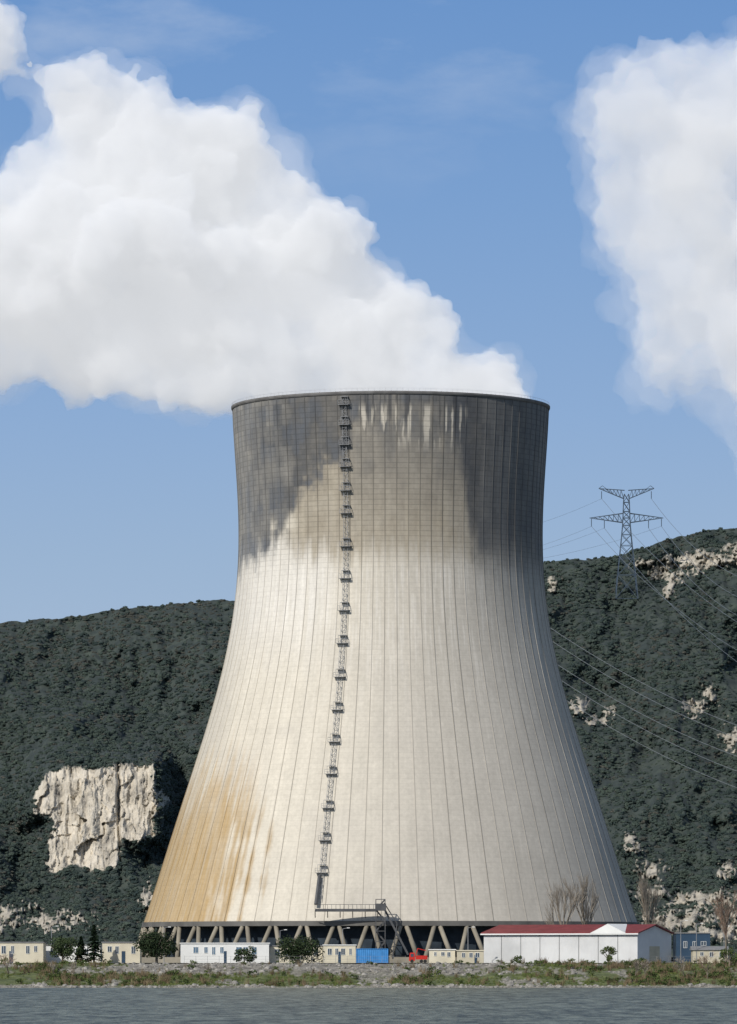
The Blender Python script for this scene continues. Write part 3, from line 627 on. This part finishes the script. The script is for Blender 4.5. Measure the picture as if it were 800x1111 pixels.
def cable(a,b_,sag,lab,grp,r=.12):
    mb=MB(); N=26; prev=None
    for i in range(N+1):
        t=i/N; p=a.lerp(b_,t)-Vector((0,0,sag*4*t*(1-t)))
        if prev is not None: mb.bar(prev,p,r,r,3)
        prev=p
    o=mb.build('power_cable',M['wire']); setp(o,lab,'cable',grp)
for s_,xx,yy,tx_,ty_ in ((1,38,571,880,660),(1,24,573,880,690),(1,27,541,880,640),(-1,38,571,930,760),(-1,24,573,930,790),(-1,27,541,930,735)):
    cable(P(680+s_*xx,yy,YP),P(tx_,ty_,2300),14,'thin power cable running down to the right from the pylon','cables right of the pylon')
for xx,yy,ty_ in ((-38,571,610),(-24,573,612),(-27,541,590),(38,571,616)):
    cable(P(680+xx,yy,YP),P(420,ty_,3100),8,'thin power cable running left from the pylon behind the tower','cables left of the pylon',.06)
for (ya,yb) in ((655,812),(668,826),(690,845),(704,862),(722,880)):
    cable(P(560,ya,2150),P(880,yb,2150),7,'thin power cable crossing in front of the right hillside','cables across the right hillside',.085)
# ------------------------------------------------------------------ BUILDINGS
def building(name,px0,px1,ytop,Yf,depth,wm_,rm_,wins,label,cat,doors=(),wz=(.38,.72),group=None,paneM=None,pitch=0):
    k=Yf/F; x0=(px0-400)*k; x1=(px1-400)*k; h=CZ+(HY-ytop)*k
    e_=empty(name,((x0+x1)/2,Yf+depth/2,0)); setp(e_,label,cat,group)
    MB().box(x0,x1,Yf,Yf+depth,-.1,h-.25).build('wall',wm_,e_)
    if pitch:
        mb=MB(); ym=Yf+depth/2
        mb.add([(x0-.4,Yf-.4,h-.25),(x1+.4,Yf-.4,h-.25),(x1+.4,Yf+depth+.4,h-.25),(x0-.4,Yf+depth+.4,h-.25),(x0-.4,ym,h+pitch),(x1+.4,ym,h+pitch)],[(0,1,5,4),(1,2,5),(2,3,4,5),(3,0,4),(0,3,2,1)]); mb.build('roof',rm_,e_)
    else: MB().box(x0-.25,x1+.25,Yf-.25,Yf+depth+.25,h-.25,h).build('roof',rm_,e_)
    for (wx0,wx1,f0,f1) in wins:
        a=(wx0-400)*k; b_=(wx1-400)*k; z0=h*f0; z1=h*f1
        mb=MB(); t=.08
        mb.box(a-t,a,Yf-.08,Yf-.002,z0-t,z1+t); mb.box(b_,b_+t,Yf-.08,Yf-.002,z0-t,z1+t); mb.box(a,b_,Yf-.08,Yf-.002,z1,z1+t); mb.box(a,b_,Yf-.12,Yf-.002,z0-t,z0)
        m_=(a+b_)/2; mb.box(m_-.04,m_+.04,Yf-.07,Yf-.03,z0,z1)
        fo=mb.build('window',M['white'],e_); MB().box(a,b_,Yf-.03,Yf-.004,z0,z1).build('pane',paneM or M['glass'],fo).matrix_parent_inverse=Matrix.Identity(4)
    for (dx0,dx1) in doors:
        a=(dx0-400)*k; b_=(dx1-400)*k; MB().box(a,b_,Yf-.06,Yf-.003,0,min(h*.62,3.2)).build('door',M['darkblue'],e_)
    return e_
random.seed(77)
def row(a,b_,n_,w,f0=.4,f1=.72):
    o=[]
    for i in range(n_):
        if n_>4 and random.random()<.15: continue
        c=a+(b_-a)*(i+.5+random.uniform(-.12,.12))/n_; ww=w*random.uniform(.55,1.1); o.append((c-ww/2,c+ww/2,f0+random.choice((0,0,.08)),f1))
    return o
building('office_block',-40,47,1022,1455,12,M['cream'],M['roofgrey'],row(-36,44,9,4.5,.45,.8),'long cream one-storey block at the far left behind the bank','building',doors=[(10,14)])
building('office_block',50,109,1025,1470,10,M['white'],M['roofgrey'],row(52,107,6,4.5,.45,.78),'small white block partly hidden by the dark conifer','building')
building('office_block',111,152,1022,1458,10,M['cream'],M['roofgrey'],row(114,132,2,4,.45,.78)+row(138,150,1,4,.45,.78),'short cream block between the conifer and the round dark tree','building',doors=[(132,136)])
building('office_block',196,292,1023,1460,12,M['white'],M['white'],row(200,290,10,5.5,.42,.78),'long low white block with a row of windows under the tower left side','building',doors=[(243,246)],paneM=mat('bluish_glass',(.10,.17,.24),.25,.2,1,spec=.6))
building('site_cabin',293,350,1026,1464,8,M['cream'],M['roofgrey'],row(296,348,5,5,.45,.78),'pale cream site cabin row behind the wide dark bush','cabin')
building('site_cabin',351,386,1025,1462,8,M['cream'],M['white'],row(354,384,4,4,.45,.78),'cream cabin just left of the blue container','cabin',doors=[(367,370)])
building('site_cabin',466,494,1030,1448,6,M['cream'],M['white'],row(468,492,3,4,.45,.78),'cream cabin right of the red truck','cabin')
building('site_cabin',496,525,1031,1446,6,M['beige'],M['cream'],row(498,523,3,4,.45,.78),'beige cabin touching the left end of the white warehouse','cabin',doors=[(515,518)])
building('utility_building',734,771,1012,1500,16,M['darkblue'],M['roofgrey'],row(738,768,3,5,.5,.7),'dark blue flat-roofed building right of the white warehouse','building')
building('utility_building',752,790,1030,1452,8,M['beige'],M['roofgrey'],row(755,788,3,4,.45,.78),'low beige block at the right below the dark blue building','building',pitch=.8)
cw=P(692,1046,1440); cw.z=0
wh=empty('warehouse',cw); setp(wh,'large white warehouse with a low red roof','warehouse')
ang=math.radians(30); ux=Vector((-math.cos(ang),math.sin(ang),0)); uy=Vector((math.sin(ang),math.cos(ang),0))
L_,W_,He,Hr=46.8,20.,7.9,10.0
wmz,n,l,b=newmat('white_corrugated_cladding')
tc=n.new('ShaderNodeNewGeometry'); wv=n.new('ShaderNodeTexWave'); wv.inputs['Scale'].default_value=.9; wv.inputs['Distortion'].default_value=.1; wv.bands_direction='X'; l.new(tc.outputs['Position'],wv.inputs[0])
bp=n.new('ShaderNodeBump'); bp.inputs['Distance'].default_value=.1; l.new(wv.outputs['Fac'],bp.inputs['Height']); l.new(bp.outputs[0],b.inputs['Normal'])
nz=n.new('ShaderNodeTexNoise'); nz.inputs['Scale'].default_value=.15; nz.inputs['Detail'].default_value=6; l.new(tc.outputs['Position'],nz.inputs[0])
rr=n.new('ShaderNodeValToRGB'); l.new(nz.outputs[0],rr.inputs[0]); e=rr.color_ramp.elements; e[0].position=.3; e[0].color=(*lin((196,196,194)),1); e[1].position=.7; e[1].color=(*lin((222,222,220)),1); l.new(rr.outputs[0],b.inputs['Base Color']); b.inputs['Roughness'].default_value=.6
c0=Vector(cw)
def W(u,v_,z): return c0+ux*u+uy*v_+Z*z
mb=MB(); mb.add([W(0,0,0),W(L_,0,0),W(L_,W_,0),W(0,W_,0),W(0,0,He),W(L_,0,He),W(L_,W_,He),W(0,W_,He),W(0,W_/2,Hr),W(L_,W_/2,Hr)],[(0,1,5,4),(1,2,6,9,5),(2,3,7,6),(3,0,4,8,7),(4,5,9,8),(6,7,8,9)]); mb.build('wall',wmz,wh)
mb=MB()
for (va,za,vb,zb_) in ((-.6,He-.05,W_/2,Hr+.1),(W_+.6,He-.05,W_/2,Hr+.1)):
    mb.hexa([W(-.6,va,za),W(L_+.6,va,za),W(L_+.6,vb,zb_),W(-.6,vb,zb_),W(-.6,va,za+.3),W(L_+.6,va,za+.3),W(L_+.6,vb,zb_+.3),W(-.6,vb,zb_+.3)])
mb.build('roof',M['red'],wh)
mb=MB()
ga,gm_,gb=3.0,8.5,14.0
mb.add([W(ga,-.9,He+.05),W(gb,-.9,He+.05),W(gm_,-.9,Hr+.5),W(ga,W_*.5,He+.05),W(gb,W_*.5,He+.05),W(gm_,W_*.5,Hr+.5)],[(0,1,2),(3,5,4),(0,2,5,3),(1,4,5,2),(0,3,4,1)])
mb.build('white_gable',M['white'],wh)
mb=MB(); mb.fbox(c0,ux,uy,Z,-.6,L_+.6,-.85,-.62,He-.3,He+.04); mb.build('gutter',M['white'],wh)
for q in range(1,8):
    MB().fbox(c0,ux,uy,Z,q*5.9-.06,q*5.9+.06,-.16,-.012,0,He-.3).build('downpipe',M['steel'],wh)
mb=MB(); mb.fbox(c0,ux,uy,Z,-.05,-.012,7,13,0,4.5); mb.build('door',M['beige'],wh)
def container(px0,px1,ytop,Yf,m,label):
    k=Yf/F; x0=(px0-400)*k; x1=(px1-400)*k; h=CZ+(HY-ytop)*k-0
    e_=empty('shipping_container',((x0+x1)/2,Yf,0)); setp(e_,label,'container')
    mb=MB(); N=int((x1-x0)/.28); vs=[]
    for i in range(N+1):
        x=x0+(x1-x0)*i/N; yy=Yf+(.07 if i%2 else 0)
        vs+= [(x,yy,.15),(x,yy,h-.1)]
    mb.add(vs,[(2*i,2*i+2,2*i+3,2*i+1) for i in range(N)]); mb.box(x0,x1,Yf+.12,Yf+2.4,.15,h-.1); mb.build('body',m,e_)
    mb=MB()
    for x in (x0,x1):
        for y in (Yf,Yf+2.4): mb.box(x-.1,x+.1,y-.12,y+.1,0,h)
    for z in (.05,h-.1): mb.box(x0+.1,x1-.1,Yf-.1,Yf+.02,z,z+.14); mb.box(x0+.1,x1-.1,Yf+2.42,Yf+2.5,z,z+.14)
    mb.build('frame',m,e_)
container(387,421,1029.5,1447,M['blue'],'bright blue corrugated container below the stair tower')
# red truck: sloping-nosed cab, side window, open load bed with ribs, crane arm, wheels
Yt=1440; k=Yt/F; tx0=(444-400)*k
tk=empty('red_truck',(tx0+2,Yt,0)); setp(tk,'small red truck parked between the blue container and the cream cabin','truck')
mb=MB(); prf=[(0,.55),(0,1.5),(.25,2.75),(1.55,2.8),(1.6,.55)]
mb.add([(tx0+a,Yt,b_) for a,b_ in prf]+[(tx0+a,Yt+2.2,b_) for a,b_ in prf],[(0,1,2,3,4),(9,8,7,6,5)]+[(i,i+5,(i+1)%5+5,(i+1)%5) for i in range(5)]); mb.build('cab',M['redp'],tk)
MB().box(tx0+.45,tx0+1.25,Yt-.03,Yt-.005,1.65,2.45).build('side_window',M['glass'],tk)
mb=MB(); mb.box(tx0+1.75,tx0+4.9,Yt,Yt+2.2,.95,1.15).box(tx0+1.75,tx0+1.85,Yt,Yt+2.2,1.15,2.3).box(tx0+4.8,tx0+4.9,Yt,Yt+2.2,1.15,2.0).box(tx0+1.86,tx0+4.79,Yt,Yt+.08,1.15,2.0)
for i in range(5): mb.box(tx0+2.2+i*.6,tx0+2.28+i*.6,Yt-.06,Yt-.002,1.0,2.0)
mb.build('load_bed',M['redp'],tk)
MB().bar((tx0+1.9,Yt+1.1,2.3),(tx0+2.3,Yt+1.1,3.9),.14).bar((tx0+2.3,Yt+1.1,3.9),(tx0+4.6,Yt+1.1,3.3),.11).build('crane_arm',M['redp'],tk)
for xx in (.8,3.3,4.3):
    mb=MB(); c=Vector((tx0+xx,Yt-.05,.47)); mb.bar(c,c+Vector((0,.3,0)),.47,.47,16); mb.build('wheel',M['rubber'],tk)
def post_fence(px0,px1,Yf,label):
    k=Yf/F; e_=empty('fence',((px0+px1-800)/2*k,Yf,0)); setp(e_,label,'fence')
    x0=(px0-400)*k; x1=(px1-400)*k; N=int((x1-x0)/3)
    for i in range(N+1):
        x=x0+(x1-x0)*i/N; MB().bar((x,Yf,0),(x,Yf,1.9),.05).build('post',M['steel'],e_)
    mb=MB()
    for z in (.3,1.0,1.8): mb.bar((x0,Yf,z),(x1,Yf,z),.025)
    mb.build('wire',M['steel'],e_)
post_fence(200,440,1432,'thin grey wire fence along the bank top before the white block')
post_fence(700,830,1432,'thin grey wire fence along the bank top at the far right')
def lamp(px,ytop,Yf,label):
    p=P(px,ytop,Yf); e_=empty('street_lamp',(p.x,Yf,0)); setp(e_,label,'lamp','street lamps on the site')
    MB().bar((p.x,Yf,0),(p.x,Yf,p.z),.13,.08,8).build('pole',M['steel'],e_)
    MB().bar((p.x,Yf,p.z),(p.x+1.3,Yf,p.z+.25),.07,.05,6).build('arm',M['steel'],e_)
    MB().box(p.x+1.1,p.x+1.9,Yf-.15,Yf+.15,p.z+.18,p.z+.36).build('lamp_head',M['white'],e_)
for px,yt,lab in ((56,1006,'thin street lamp at the left between the cream block and white block'),(178,1007,'thin street lamp beside the round dark tree'),(304,1010,'thin street lamp behind the wide dark bush'),(372,1008,'thin street lamp behind the cream cabin left of the blue container'),(508,1007,'thin street lamp left of the white warehouse'),(739,1000,'tall thin street lamp just right of the warehouse gable'),(756,1003,'tall thin street lamp in front of the dark blue building'),(786,1006,'thin street lamp near the right edge')):
    lamp(px,yt,1452+ (20 if px<500 else 0),lab)
# ------------------------------------------------------------------ TREES
def leafy(name,px,ybase,ytop,wpx,Yf,label,seed,m,nlump=16,nq=130,trunkh=.22,qs=.22,zb=0.,cat='tree'):
    random.seed(seed); k=Yf/F; x=(px-400)*k; h=(ybase-ytop)*k; wd=wpx*k/2
    e_=empty(name,(x,Yf,zb)); setp(e_,label,cat)
    mb=MB(); mb.bar((x,Yf,zb-.3),(x,Yf,zb+h*.5),h*.05,h*.025,8)
    for i in range(6):
        a=i*1.05+random.random(); mb.bar((x,Yf,zb+h*(.15+.05*i)),(x+math.cos(a)*wd*.6,Yf+math.sin(a)*wd*.6,zb+h*(.5+.05*i)),h*.022,h*.01,5)
    mb.build('trunk',M['bark'],e_)
    mb=MB()
    for i in range(nlump):
        a=random.random()*6.28; rr=math.sqrt(random.random())*.72; zz_=trunkh+(1-trunkh)*random.uniform(.15,.82)
        env=math.sqrt(max(.05,1-((zz_-.5)/.56)**2))
        r=wd*random.uniform(.28,.45)
        leafquads(mb,(x+math.cos(a)*rr*wd*env,Yf+math.sin(a)*rr*wd*env,zb+h*zz_),(r,r,r*.8),nq,qs)
    mb.build('crown',m,e_); return e_
leafy('evergreen_tree',68,1044,1016,44,1448,'low dark evergreen tree between the two left blocks',1,M['leafdark'],18,140)
leafy('evergreen_tree',170,1046,1010,54,1446,'round dark evergreen tree left of the long white block',2,M['leafdark'],28,150,.15)
leafy('evergreen_bush',265,1045,1027,30,1444,'small dark bush in front of the long white block',3,M['leafdark'],12,90,.05,cat='bush')
leafy('evergreen_tree',323,1046,1018,62,1443,'wide dark evergreen bush in front of the cream cabins',4,M['leafdark'],30,140,.05)
leafy('round_shrub',660,1052,1031,22,1424,'green shrub on the bank top below the warehouse corner',5,M['leafbush'],10,90,.05,qs=.16,zb=-.3,cat='bush')
leafy('round_shrub',562,1055,1043,16,1418,'small green shrub on the bank below the warehouse left half',6,M['leafbush'],8,70,.05,qs=.15,zb=-.8,cat='bush')
leafy('round_shrub',792,1068,1042,26,1408,'olive shrub on the bank at the right edge',16,M['leafbush'],10,80,.05,qs=.16,zb=-1.5,cat='bush')
def conifer(px,ybase,ytop,wpx,Yf,label,seed):
    random.seed(seed); k=Yf/F; x=(px-400)*k; h=(ybase-ytop)*k; wd=wpx*k/2
    e_=empty('conifer_tree',(x,Yf,0)); setp(e_,label,'tree')
    MB().bar((x,Yf,-.3),(x,Yf,h*.97),h*.03,h*.005,8).build('trunk',M['bark'],e_)
    mb=MB()
    for i in range(190):
        t=random.random()**.8; a=random.random()*6.28; r=wd*(1-t)*random.uniform(.75,1.1)+.1; z=h*(.08+.9*t)
        d=Vector((math.cos(a),math.sin(a),-.18))
        for j in range(12):
            q=random.random(); c=Vector((x,Yf,z))+d*r*q; s_=.26
            nn=Vector((random.gauss(0,.5),random.gauss(0,.5),1)).normalized(); u=nn.orthogonal(); u.rotate(Matrix.Rotation(random.random()*6.28,3,nn)); v_=nn.cross(u)
            mb.add([c-u*s_-v_*s_*.6,c+u*s_-v_*s_*.5,c+u*s_*.7+v_*s_*.6-Vector((0,0,.12)),c-u*s_*.6+v_*s_*.6],[(0,1,2,3)])
    mb.build('crown',M['leafcon'],e_)
conifer(102,1045,1003,26,1450,'pointed dark conifer at the left between the two small blocks',7)
conifer(88,1045,1016,18,1449,'shorter dark conifer just left of the pointed one',17)
def bare(px,ybase,ytop,wpx,Yf,label,seed,m,zb=0.,cat='tree',name='bare_tree',dep=5,upr=.75,rmn=.03,spr=3.0):
    random.seed(seed); k=Yf/F; x=(px-400)*k; h=(ybase-ytop)*k; wd=wpx*k/2
    e_=empty(name,(x,Yf,zb)); setp(e_,label,cat)
    tr=MB(); tw=MB()
    def rec(p,d,ln,r,lv_):
        if lv_>dep: return
        q=p+d*ln; (tr if lv_<2 else tw).bar(p,q,r,r*.65,5 if lv_<2 else 3)
        nb_=3 if lv_>0 else 5
        for i in range(nb_+ (1 if lv_>=2 else 0)):
            t=random.uniform(.35,1) if i else 1.0
            dd=(d+Vector((random.gauss(0,.42)*wd/h*spr,random.gauss(0,.42)*wd/h*spr,random.uniform(-.05,.35)*upr))).normalized()
            rec(p.lerp(q,t),dd,ln*random.uniform(.6,.82),max(r*.55,rmn),lv_+1)
    rec(Vector((x,Yf,zb-.2)),Vector((0,0,1)),h*.36,h*.02,0)
    tr.build('trunk',M['bark'],e_); tw.build('crown',m,e_)
bare(611,1044,958,30,1500,'tall pale bare tree behind the warehouse, left one of two',8,M['twig'],rmn=.022,spr=2.4,upr=1.3)
bare(636,1044,950,32,1504,'tall pale bare tree behind the warehouse, right one of two',9,M['twig'],rmn=.022,spr=2.4,upr=1.3)
bare(703,1044,948,20,1502,'slender pale bare tree above the warehouse right end',10,M['twig'],rmn=.022,upr=1.3)
bare(788,1046,972,28,1440,'reddish brown bare tree at the right edge',11,M['twigr'],rmn=.016,spr=2.5)
bare(716,1040,990,22,1500,'short bare tree behind the warehouse gable',12,M['twig'],rmn=.024)
for i,(px,yb,yt,wd,lab,mm) in enumerate([(742,1070,1042,26,'brown bare bush on the bank below the lamp posts','twig'),(768,1072,1040,30,'brown bare bush on the right bank below the low beige block','twigr'),(700,1068,1044,22,'brown bare bush on the bank under the warehouse corner','twig'),(58,1068,1048,18,'thin bare bush on the bank below the low evergreen tree','twig'),(228,1070,1050,16,'thin bare bush by the water below the long white block','twig'),(8,1068,1040,20,'brown bare bush at the left edge of the bank','twigr'),(80,1066,1046,14,'second thin bare bush on the left bank, below the short conifer','twig'),(690,1052,1030,14,'small bare bush at the warehouse corner','twig')]):
    Yb=1385; bare(px,yb,yt,wd,Yb,lab,30+i,M[mm],zb=bank_z(px,Yb)-.1,cat='bush',name='bare_bush',dep=4)
